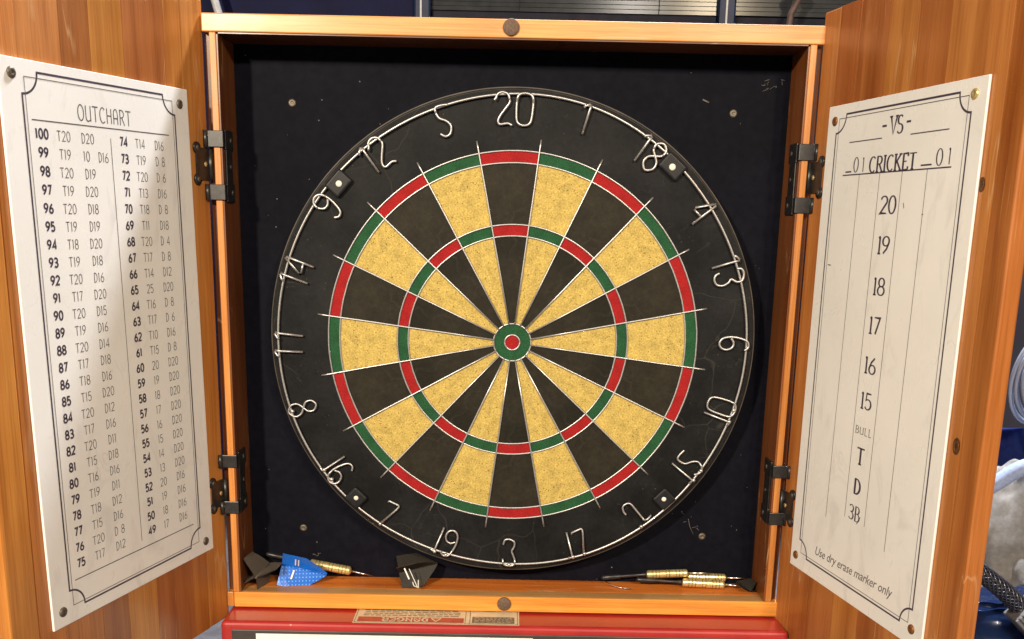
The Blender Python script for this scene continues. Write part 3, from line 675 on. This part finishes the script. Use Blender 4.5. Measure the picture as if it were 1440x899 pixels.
def seg_mesh(nm, r0, r1, mat, n):
    key = (nm, mat)
    if key not in shared:
        q = MB(); ga = degrees_gap = .25
        dA0 = math.degrees(.35 / max(r0, 20)); 
        q.sector(r0 + .3, r1 - .3, -9 + dA0 * .5, 9 - dA0 * .5, 0, 1.3, n); shared[key] = q.mesh(nm, M[mat])
    return shared[key]
for i in range(20):
    dark = i % 2 == 0
    for nm, r0, r1, mt, n in (('inner_single', RB, RTI, 'bed_black' if dark else 'bed_cream', 6), ('treble', RTI, RT, 'red' if dark else 'green', 8),
                              ('outer_single', RT, RDI, 'bed_black' if dark else 'bed_cream', 8), ('double', RDI, RD, 'red' if dark else 'green', 10)):
        o = link(nm, seg_mesh(nm, r0, r1, mt, n), db); o.rotation_euler = (0, radians(18 * i), 0)
b = MB(); b.sector(RBB + .2, RB - .3, 0, 360, -.1, 1.3, 48); b.build('outer_bull', M['green'], db)
b = MB(); b.lathe([(1.3, 6.7), (.2, 6.6), (.1, 6.2), (.1, .1)], (0, 0, 0), (0, 1, 0), 36); b.build('bullseye', M['red'], db)
for r in (RD, RDI, RT, RTI, RB, RBB):
    q = MB(); n = 140 if r > 90 else 40
    pts = [((r + random.uniform(-.12, .12)) * sin(2 * pi * i / n), -.75 + random.uniform(-.1, .1), r * cos(2 * pi * i / n)) for i in range(n)]
    q.tube(pts, .85, 6, closed=True); q.build('ring_wire', M['wire'], db)
q = MB(); q.tube([(0, -1.35, RB - .4), (0.1, -1.2, 60), (0, -1.3, RTI), (0, -1.3, RT), (.15, -1.15, 135), (0, -1.3, RD), (0, -1.25, 176), (0, -.9, 182.3)], .85, 6)
wm = q.mesh('radial_wire', M['wire'])
for i in range(20):
    o = link('radial_wire', wm, db); o.rotation_euler = (0, radians(18 * i + 9 + random.uniform(-.15, .15)), 0)
# number ring and numerals
RN = 218.3
q = MB(); n = 150; pts = []
for i in range(n):
    a = 2 * pi * i / n; r = RN + .9 * sin(a * 3 + 1) + .7 * sin(a * 5) - 1.2 * max(0, cos(a - pi / 2)) ** 2
    pts.append((r * sin(a), -3.2 + .4 * sin(a * 4), r * cos(a)))
q.tube(pts, 1.15, 8, closed=True); q.build('number_ring', M['wire'], db)
def cr(pts, n=6):
    out = []; P = [pts[0]] + list(pts) + [pts[-1]]
    for i in range(1, len(P) - 2):
        p0, p1, p2, p3 = [Vector((*q_, 0)) for q_ in P[i - 1:i + 3]]
        for j in range(n):
            t = j / n; out.append(.5 * ((2 * p1) + (-p0 + p2) * t + (2 * p0 - 5 * p1 + 4 * p2 - p3) * t * t + (-p0 + 3 * p1 - 3 * p2 + p3) * t ** 3))
    out.append(Vector((*pts[-1], 0))); return [(v.x, v.y) for v in out]
# wire digits drawn in a 14 x 27 mm field centred on 0,0
WD = {
 '0': [cr([(0, 13.5), (-5, 12), (-7, 7), (-7, -7), (-5, -12), (0, -13.5), (5, -12), (7, -7), (7, 7), (5, 12), (0, 13.5)])],
 '1': [[(-4.5, 8.5), (-3.5, 10.5), (0, 13.2), (1.4, 12.6), (.6, 8), (0, -13)]],
 '2': [cr([(-8.5, 7.5), (-7, 9), (-5.5, 12), (-1.5, 13.8), (3, 12), (4.5, 8), (4, 4), (-4, -6), (-6, -10.5), (-4, -13), (3, -12.3), (7, -14)])],
 '3': [cr([(-6, 8.5), (-4.5, 12.5), (0, 13.5), (5, 11), (5.5, 6), (2, 1.5), (4.5, -1.5), (6, -7), (4, -12), (-1, -13.5), (-5, -11.5), (-6.2, -7.5)])],
 '4': [[(4.2, -13.5), (3.4, 12.5), (2.0, 13.4), (-6.5, -2.5), (-5.8, -4.8), (3.6, -3.6)]],
 '5': [cr([(7, 12), (1, 12.8), (-3.8, 12), (-4.5, 8), (-3, 3), (2.5, -1), (5.5, -6), (3, -12), (-2, -13.2), (-6, -10)])],
 '6': [cr([(5.5, 10), (2, 13.3), (-3, 11.5), (-5.8, 3), (-6.3, -5), (-4.5, -11), (0, -13.5), (4.5, -11.5), (6, -6.5), (3.5, -1.5), (-1, -.5), (-5, -3)])],
 '7': [[(-6.5, 9.8), (-6, 11.5), (4.5, 13), (5.5, 12), (5, 8), (-.5, -13)]],
 '8': [cr([(0, 1), (4.5, 4.5), (5, 10), (0, 13.5), (-5, 10), (-4.5, 4.5), (0, 1), (4.8, -3), (5.5, -9), (0, -13.5), (-5.5, -9), (-4.8, -3), (0, 1)])],
 '9': [cr([(-5.5, -10), (-2, -13.3), (3, -11.5), (5.8, -3), (6.3, 5), (4.5, 11), (0, 13.5), (-4.5, 11.5), (-6, 6.5), (-3.5, 1.5), (1, .5), (5, 3)])],
}
NUM = [('20', 1.5, 207.7, 1), ('1', 19.2, 209.5, 1), ('18', 37.2, 209.5, 1), ('4', 56.1, 209.3, 1), ('13', 73.0, 208.3, 1), ('6', 91.1, 207.0, 1),
       ('10', 108.9, 207, -1), ('15', 126.1, 206.0, -1), ('2', 145.8, 205.4, -1), ('17', 163.1, 206.9, -1), ('3', 181.7, 206.9, -1), ('19', -160.7, 206.7, -1),
       ('7', -143.1, 206.8, -1), ('16', -125.2, 208.6, -1), ('8', -106.5, 209.3, -1), ('11', -89.3, 209.6, 1), ('14', -70.3, 209.6, 1), ('9', -52.6, 208.6, 1),
       ('12', -34.5, 207.9, 1), ('5', -16.3, 207, 1)]
LOW = {'1': [[(0, 13.2), (0, -10.5), (-.6, -12.8), (-4.2, -12)]],
 '2': [cr([(-5.5, 4.5), (-5.5, 9), (-3, 13), (2, 13.2), (5, 10.5), (5.2, 4), (5, -10.5)]), [(5, -10.5), (8, -11.5), (13, -10.8)]],
 '3': [cr([(-6, 8.0), (-4.5, 12.5), (0, 13.5), (5, 11), (5.2, 6.5), (2.6, 1.5), (3.6, -2), (5.4, -8), (4.4, -12), (0, -13.3), (-5, -11.5), (-6.2, -6.5)])]}
for txt, a, r, up in NUM:
    q = MB(); wds = [(5 if c == '1' else 15) for c in txt]; tot = sum(wds) + 3.4 * (len(txt) - 1)
    if txt == '11': wds = [8, 8]; tot = 24; 
    x = -tot / 2; tilt = radians(random.uniform(-4, 4))
    if up < 0 and len(txt) == 2: x += 2.2
    for c, w_ in zip(txt, wds):
        cx = x + w_ / 2; x += w_ + (8 if txt == '11' else (1.0 if up < 0 else 3.0))
        for st in (LOW[c] if (up < 0 and c in LOW) else WD[c]):
            pts = []
            for (px, pz) in st:
                lx, lz = cx + px, pz
                lx, lz = lx * cos(tilt) - lz * sin(tilt), lx * sin(tilt) + lz * cos(tilt)
                if up < 0: lx, lz = -lx, -lz
                # bend with the ring
                aa = radians(a) + lx / r; rr = r + lz - 1.2
                yy = -2.1 - (1.5 if rr > RN - 4 else .6 * (rr - 194) / 24) 
                pts.append((rr * sin(aa), yy - 1.2, rr * cos(aa)))
            q.tube(pts, 1.12 if up > 0 else 1.0, 8)
        if up < 0:
            aa = radians(a) - cx / r
            q.blob(((RN - .2) * sin(aa), -4.0, (RN - .2) * cos(aa)), 2.1, 2)
    q.build('numeral_' + txt if False else 'numeral', M['wire'], db, label='wire number ' + txt)
for (a, r, w_) in ((-46.5, 212.5, 10.5), (43.1, 213.4, 11), (-134.0, 214, 8.5), (136.7, 211, 8.5)):
    q = MB(); q.box(-w_, w_, -5.6, -.1, r - 9, r + 7.5, 2.2, 4); o = q.build('clip', M['clip'], db); o.rotation_euler = (0, radians(a), 0)
    q = MB(); nr = w_ * .28; q.lathe([(0, nr), (.7, nr * .93), (1.3, nr * .6), (1.5, .1)], (0, -5.6, r - 1.5), (0, -1, 0), 16); q.build('nail_head', M['nail'], o)

# ------------------------------------------------------------------ darts and flights on the cabinet floor
def V3(p): return Vector(p)
def dart(name, label, tail, b0, b1, tip, r=3.4, group='brass darts lying on the cabinet floor', flight=None):
    t = thing(name, label, 'dart', b0, group)
    O = Vector(b0); L = lambda p: Vector(p) - O
    ax = (L(b1) - L(b0)); ln = ax.length; q = MB(); prof = [(0, r * .55), (.8, r * .9)]
    d = 2.0
    while d < ln - 3:
        prof += [(d, r), (d + 2.6, r), (d + 2.7, r - .18), (d + 3.1, r - .18), (d + 3.2, r)]; d += 4.4
    prof += [(ln - 1.5, r * .95), (ln, r * .55)]
    q.lathe(prof, L(b0), ax, 18, sharp=True); bar = q.build('barrel', M['brass'], t)
    for f_ in (.14, .22, .30, .46, .54, .70, .78, .86):
        q = MB(); q.lathe([(0, r - .1), (.05, r + .06), (.75, r + .06), (.8, r - .1)], L(b0) + ax * f_, ax, 18); q.build('ring', M['brass_dark'], bar)
    a2 = L(tip) - L(b1); q = MB(); q.lathe([(-1, 1.25), (a2.length * .5, 1.1), (a2.length, .12)], L(b1), a2, 10); q.build('point', M['steel'], t)
    a3 = L(tail) - L(b0); l3 = a3.length; q = MB()
    q.lathe([(-1, 2.1), (3, 2.3), (5, 1.7), (l3 * .55, 1.6), (l3 * .6, 2.4), (l3 * .95, 2.6), (l3, 1.2)], L(b0), a3, 12); q.build('shaft', M['shaft'], t)
    return t
dart('dart', 'brass dart with black shaft lying behind the blue flight', (-243, 25, -220.5), (-199.5, 26, -230.0), (-158, 27, -237.8), (-136, 28, -243.0), 4.6)
dart('dart', 'brass dart on the right, its point raised above the others', (95, 27, -240), (140.5, 24, -234.4), (182, 22, -231.4), (208.5, 22, -231.0), 4.1)
dart('dart', 'front brass dart of the right hand pair lying flat on the floor', (129.5, 20, -238.6), (176, 19, -240.2), (218.5, 17, -241.2), (240, 15, -242.0), 4.3)
dart('dart', 'rear brass dart of the right hand pair, point towards the corner', (140, 31, -240.0), (182, 28.8, -237.6), (222, 28.4, -238.0), (246, 28.5, -238.4), 4.1)

def flight(name, label, A, B, mat, dirs, wing=17.5, mats=None):
    """A rear end of the axis, B front end, dirs = wing directions"""
    t = thing(name, label, 'dart flight', A, 'loose dart flights'); ax = Vector(B) - Vector(A); L_ = ax.length; ax.normalize()
    for i, dv in enumerate(dirs):
        w = Vector(dv); w = (w - ax * w.dot(ax)).normalized(); nn = ax.cross(w).normalized(); b_ = bmesh.new(); n_u = 7
        ring = []
        edge = [(0, 1), (.1, 1.0), (.3, 1.0), (.52, .97), (.7, .66), (.86, .36), (1, .05)]
        top = []; bot = []
        for (u_, h_) in edge:
            bend = 1.2 * sin(u_ * 3 + i)
            p0 = ax * (u_ * L_) + w * .7; p1 = ax * (u_ * L_) + w * (wing * h_ * .55) + nn * bend * .4; p2 = ax * (u_ * L_) + w * (wing * h_) + nn * bend
            top.append([b_.verts.new((p + nn * .22) * MM) for p in (p0, p1, p2)]); bot.append([b_.verts.new((p - nn * .22) * MM) for p in (p0, p1, p2)])
        for j in range(len(edge) - 1):
            for k2 in range(2):
                b_.faces.new((top[j][k2], top[j][k2 + 1], top[j + 1][k2 + 1], top[j + 1][k2])); b_.faces.new((bot[j][k2], bot[j + 1][k2], bot[j + 1][k2 + 1], bot[j][k2 + 1]))
            b_.faces.new((top[j][2], bot[j][2], bot[j + 1][2], top[j + 1][2]))
        q = MB(); q.bm.free(); q.bm = b_; q.build('wing', (mats[i] if mats else mat), t)
    q = MB(); q.tube([(0, 0, 0), tuple(ax * L_)], .9, 8); q.build('spine', mat, t)
    return t
fb = flight('dart_flight', 'bright blue dotted dart flight leaning at the left end of the floor', (-224, 10, -226.5), (-180, 12, -236.5), M['flight_blue'],
       [(0, -.42, -.90), (0, -.55, .83), (0, .97, .14)], 20.5, mats=[M['flight_blue'], M['flight_plain'], M['flight_plain']])
fp = Ink()
for (a, c) in (((15.5, 8), (13.5, 17)), ((18.5, 9), (16.5, 18)), ((12.0, -10), (9.5, -3.5)), ((13.5, -10), (11.0, -3.5))): fp.ribbon([a, c], 1.1)
ax_ = (Vector((-184, 12, -236.5)) - Vector((-223, 10, -227.5))).normalized()
def onwing(dv, off):
    w = Vector(dv); w = (w - ax_ * w.dot(ax_)).normalized(); nn = ax_.cross(w).normalized()
    if nn.y > 0: nn = -nn
    return lambda u_, h_: tuple(ax_ * u_ + w * abs(h_) + nn * off)
i1 = Ink(); i1.ribbon([(13, 3), (12.2, 12)], 1.6); i1.build('white_mark', M['white_print'], fb, onwing((0, -.42, -.90), 1.6))
i1 = Ink(); i1.ribbon([(13.5, 6), (13, 16)], 1.2); i1.ribbon([(16.5, 6), (16, 16)], 1.2); i1.build('white_mark', M['white_print'], fb, onwing((0, -.55, .83), 1.6))
fk = flight('dart_flight', 'charcoal dart flight standing in the left corner of the floor', (-245, -11, -233), (-239, 24, -231), M['flight_grey'],
       [(-.62, 0, 1.0), (.95, 0, .50), (.12, 0, -1), (-.9, 0, -.35)], 22.5)
for dv in ((.95, 0, .45), (-.85, 0, -.5)):
    a_ = (Vector((-239, 24, -231)) - Vector((-245, -11, -233))).normalized(); w = Vector(dv); w = (w - a_ * w.dot(a_)).normalized()
    q = MB()
    for h in range(4, 15, 2): q.blob(tuple(a_ * 1.0 + w * h + a_.cross(w) * .5), .55, 1)
    q.build('worn_edge', M['dust'], fk)
fm = flight('dart_flight', 'black dart flight with a white arrow mark under the dartboard', (-108, 12, -233), (-70, 16, -224), M['flight_black'],
       [(-.15, -.55, -.85), (.1, -.80, .62), (0, .75, .55)], 19.5)
i1 = Ink(); i1.ribbon([(-100.5, -221), (-95.5, -231)], 1.3); i1.ribbon([(-95.8, -221.5), (-88, -239.5)], .7)
i1.ribbon([(-92.3, -234), (-91.2, -238.6), (-87.0, -240.6), (-86.6, -231.5)], 1.0)
i1.build('white_arrow', M['white_print'], fm, lambda x_, z_: (x_ + 108, -12 - 12.6 + abs(z_ + 231) * .35, z_ + 233))
t = flight('dart_flight', 'small torn black flight in the right corner of the floor', (243, 6, -243.5), (233, 26, -241), M['flight_black'], [(.6, 0, .9), (-.9, 0, .25), (.5, 0, -.1)], 10)
q = MB(); q.tube([(97, 22, -240.5), (103, 18, -243.5), (112, 12, -244.6), (124, 9, -244.8)], .5, 5)
q.build('metal_sliver', M['steel'], label='thin shiny sliver lying on the floor by the right darts', cat='sliver')
q = MB()
for i in range(160):
    x = random.uniform(XL + 3, XR - 3); y = random.choice([random.uniform(YF + 1, YF + 17), random.uniform(0, YB - 2)])
    q.blob((x, y, ZB + .05), random.uniform(.15, .5), 1)
q.build('floor_dust', M['dust'], kind='stuff', label='fine grey dust scattered over the cabinet floor', cat='dust')

# ------------------------------------------------------------------ things to the right of the right door
def sheet(name, f, nu, nv, mat, label, cat, sub=0, thick=2.0, parent=None):
    bm = bmesh.new(); g = [[bm.verts.new(Vector(f(i / nu, j / nv)) * MM) for j in range(nv + 1)] for i in range(nu + 1)]
    for i in range(nu):
        for j in range(nv):
            fc = bm.faces.new((g[i][j], g[i + 1][j], g[i + 1][j + 1], g[i][j + 1])); fc.smooth = True
    bmesh.ops.solidify(bm, geom=list(bm.faces), thickness=thick * MM)
    q = MB(); q.bm.free(); q.bm = bm
    return q.build(name, mat, parent, label=label, cat=cat) if parent is None else q.build(name, mat, parent)
clo = thing('cloth_bundle', 'crumpled grey cloth with a pale blue hem, heaped beside the right door', 'cloth', (650, 260, -336))
def heap(rx_, rz_, ry_, amp, seed):
    def f(u, v):
        a = (u - .5) * pi * 1.2; e = v * pi * .5
        d = Vector((sin(a) * cos(e), -cos(a) * cos(e), sin(e)))
        p = Vector((d.x * rx_, d.y * ry_, d.z * rz_))
        w = noise.noise(Vector((d.x * 1.2 + seed, d.y, d.z * 1.2))) * 2.2
        nz = .9 * sin(7 * (d.x * .75 + d.z * .8) + w * 2.2) * (.5 + .5 * noise.noise(d * 1.6)) + .45 * sin(15 * (d.x * .9 + d.z * .35) + w * 3) + .3 * noise.noise(d * 9)
        return p * (1 + amp * nz / 100)
    return f
sheet('cloth', heap(128, 176, 80, 7, 3.1), 120, 80, M['cloth_grey'], '', '', parent=clo)
sheet('inner_fold', heap(105, 96, 112, 9, 8.4), 100, 60, M['cloth_grey'], '', '', parent=clo)
q = MB(); pts = []
for i in range(61):
    a = radians(-110 + 170 * i / 60); pts.append((-10 + 118 * sin(a), -78 - 6 * cos(a * 2), 82 + 112 * cos(a) + 1.2 * sin(i * .7)))
q.tube(pts, 11, 16, rf=lambda t: 10.5 + 1.6 * sin(t * 11)); q.build('hem', M['cloth_hem'], clo)
nc = thing('navy_cloth', 'dark navy blue cloth hanging behind the grey cloth bundle', 'cloth', (600, 320, -336))
def navyf(u, v):
    x = -60 + 190 * u; z = 205 * v
    return (x, 8 * sin(u * 14 + v * 3) + 6 * noise.noise(Vector((x * .03, z * .03, 1))), z - 3 * sin(u * 5))
sheet('cloth', navyf, 60, 40, M['cloth_navy'], '', '', parent=nc)
q = MB(); ctr = Vector((628, 250, -62))
for k_ in range(4):
    R1 = 52 - k_ * 5.5
    q.tube([(ctr.x + (R1 * .56) * cos(radians(a)), ctr.y - 9 * k_ + 4 * sin(radians(a * 2 + k_ * 60)), ctr.z + R1 * sin(radians(a))) for a in range(0, 360, 6)], 3.2, 10, closed=True)
q.tube([(ctr.x + 20, ctr.y, ctr.z - 36), (ctr.x + 50, ctr.y, ctr.z - 100), (ctr.x + 60, ctr.y + 90, -336)], 3.2, 10)
q.build('coiled_tube', M['clear'], label='coil of clear bluish plastic tubing beyond the right door', cat='tubing')
ho = thing('braided_hose', 'black and silver braided hose running into a grey ribbed fitting', 'hose', (470, 50, -260))
P0, P1, P2 = Vector((-14, 14, 44)), Vector((34, 0, 22)), Vector((66, -8, -12))
def hp(t): return P0 * (1 - t) ** 2 + P1 * 2 * t * (1 - t) + P2 * t * t
cl = [hp(i / 30) for i in range(31)]
q = MB(); q.tube([tuple(p) for p in cl], 8.6, 16); q.build('hose_core', M['hose'], ho)
q = MB()
for k_ in range(12):
    for sg in (1, -1):
        pts = []
        for i in range(61):
            t = i / 60; p = hp(t); tg = (hp(min(1, t + .01)) - hp(max(0, t - .01))).normalized(); u = tg.cross(Vector((0, 1, 0))).normalized(); w = tg.cross(u)
            a = sg * t * 9 + k_ * pi / 6; pts.append(tuple(p + (u * cos(a) + w * sin(a)) * (8.9 + .3 * sg)))
        q.tube(pts, .85, 4)
q.build('braid', M['braid'], ho, kind='stuff')
m_ = Matrix.Translation(Vector((64, -10, -6)) * MM) @ Matrix.Rotation(radians(44), 4, 'Y')
q = MB(); q.box(0, 75, -14, 14, -19, 23, 2, 3, mat=m_); fit = q.build('fitting', M['fitting'], ho)
for i in range(9):
    q = MB(); q.box(-1, 74, -16.4, -13.5, -18 + i * 4.5, -15.4 + i * 4.5, .6, 2, mat=m_); q.build('rib', M['fitting'], fit)
bl = thing('blue_plastic_bag', 'shiny dark blue plastic wrapped bundle below the braided hose', 'bag', (545, 92, -336))
def bagf(u, v):
    a = (u - .5) * pi * 1.1; h = v
    r = 1 + .22 * noise.noise(Vector((a * 1.6, h * 2, 2)))
    return (96 * sin(a) * r * (1 - .5 * h), -56 * cos(a) * r * (1 - .55 * h), 60 * h ** .8 + 6 * noise.noise(Vector((a * 3, h * 5, 5))))
sheet('plastic_sheet', bagf, 16, 9, M['blue_plastic'], '', '', parent=bl)
def baglid(u, v): return (-50 + 100 * u, -28 + 56 * v, 53 + 6 * noise.noise(Vector((u * 4, v * 4, 1))) + 12 * u)
sheet('plastic_lid', baglid, 8, 6, M['blue_plastic'], '', '', parent=bl)
q = MB(); q.lathe([(0, 17), (8, 18.5), (9, 16.5), (14, 16.5), (15, 18.5), (44, 18.5), (47, 17), (48, 12), (52, 11.5), (53, 8)], (531, -36, -335.9), (0, 0, 1), 32)
q.build('blue_can', M['blue_metal'], label='small metallic blue container under the ribbed fitting', cat='container')
bpy.context.view_layer.update()
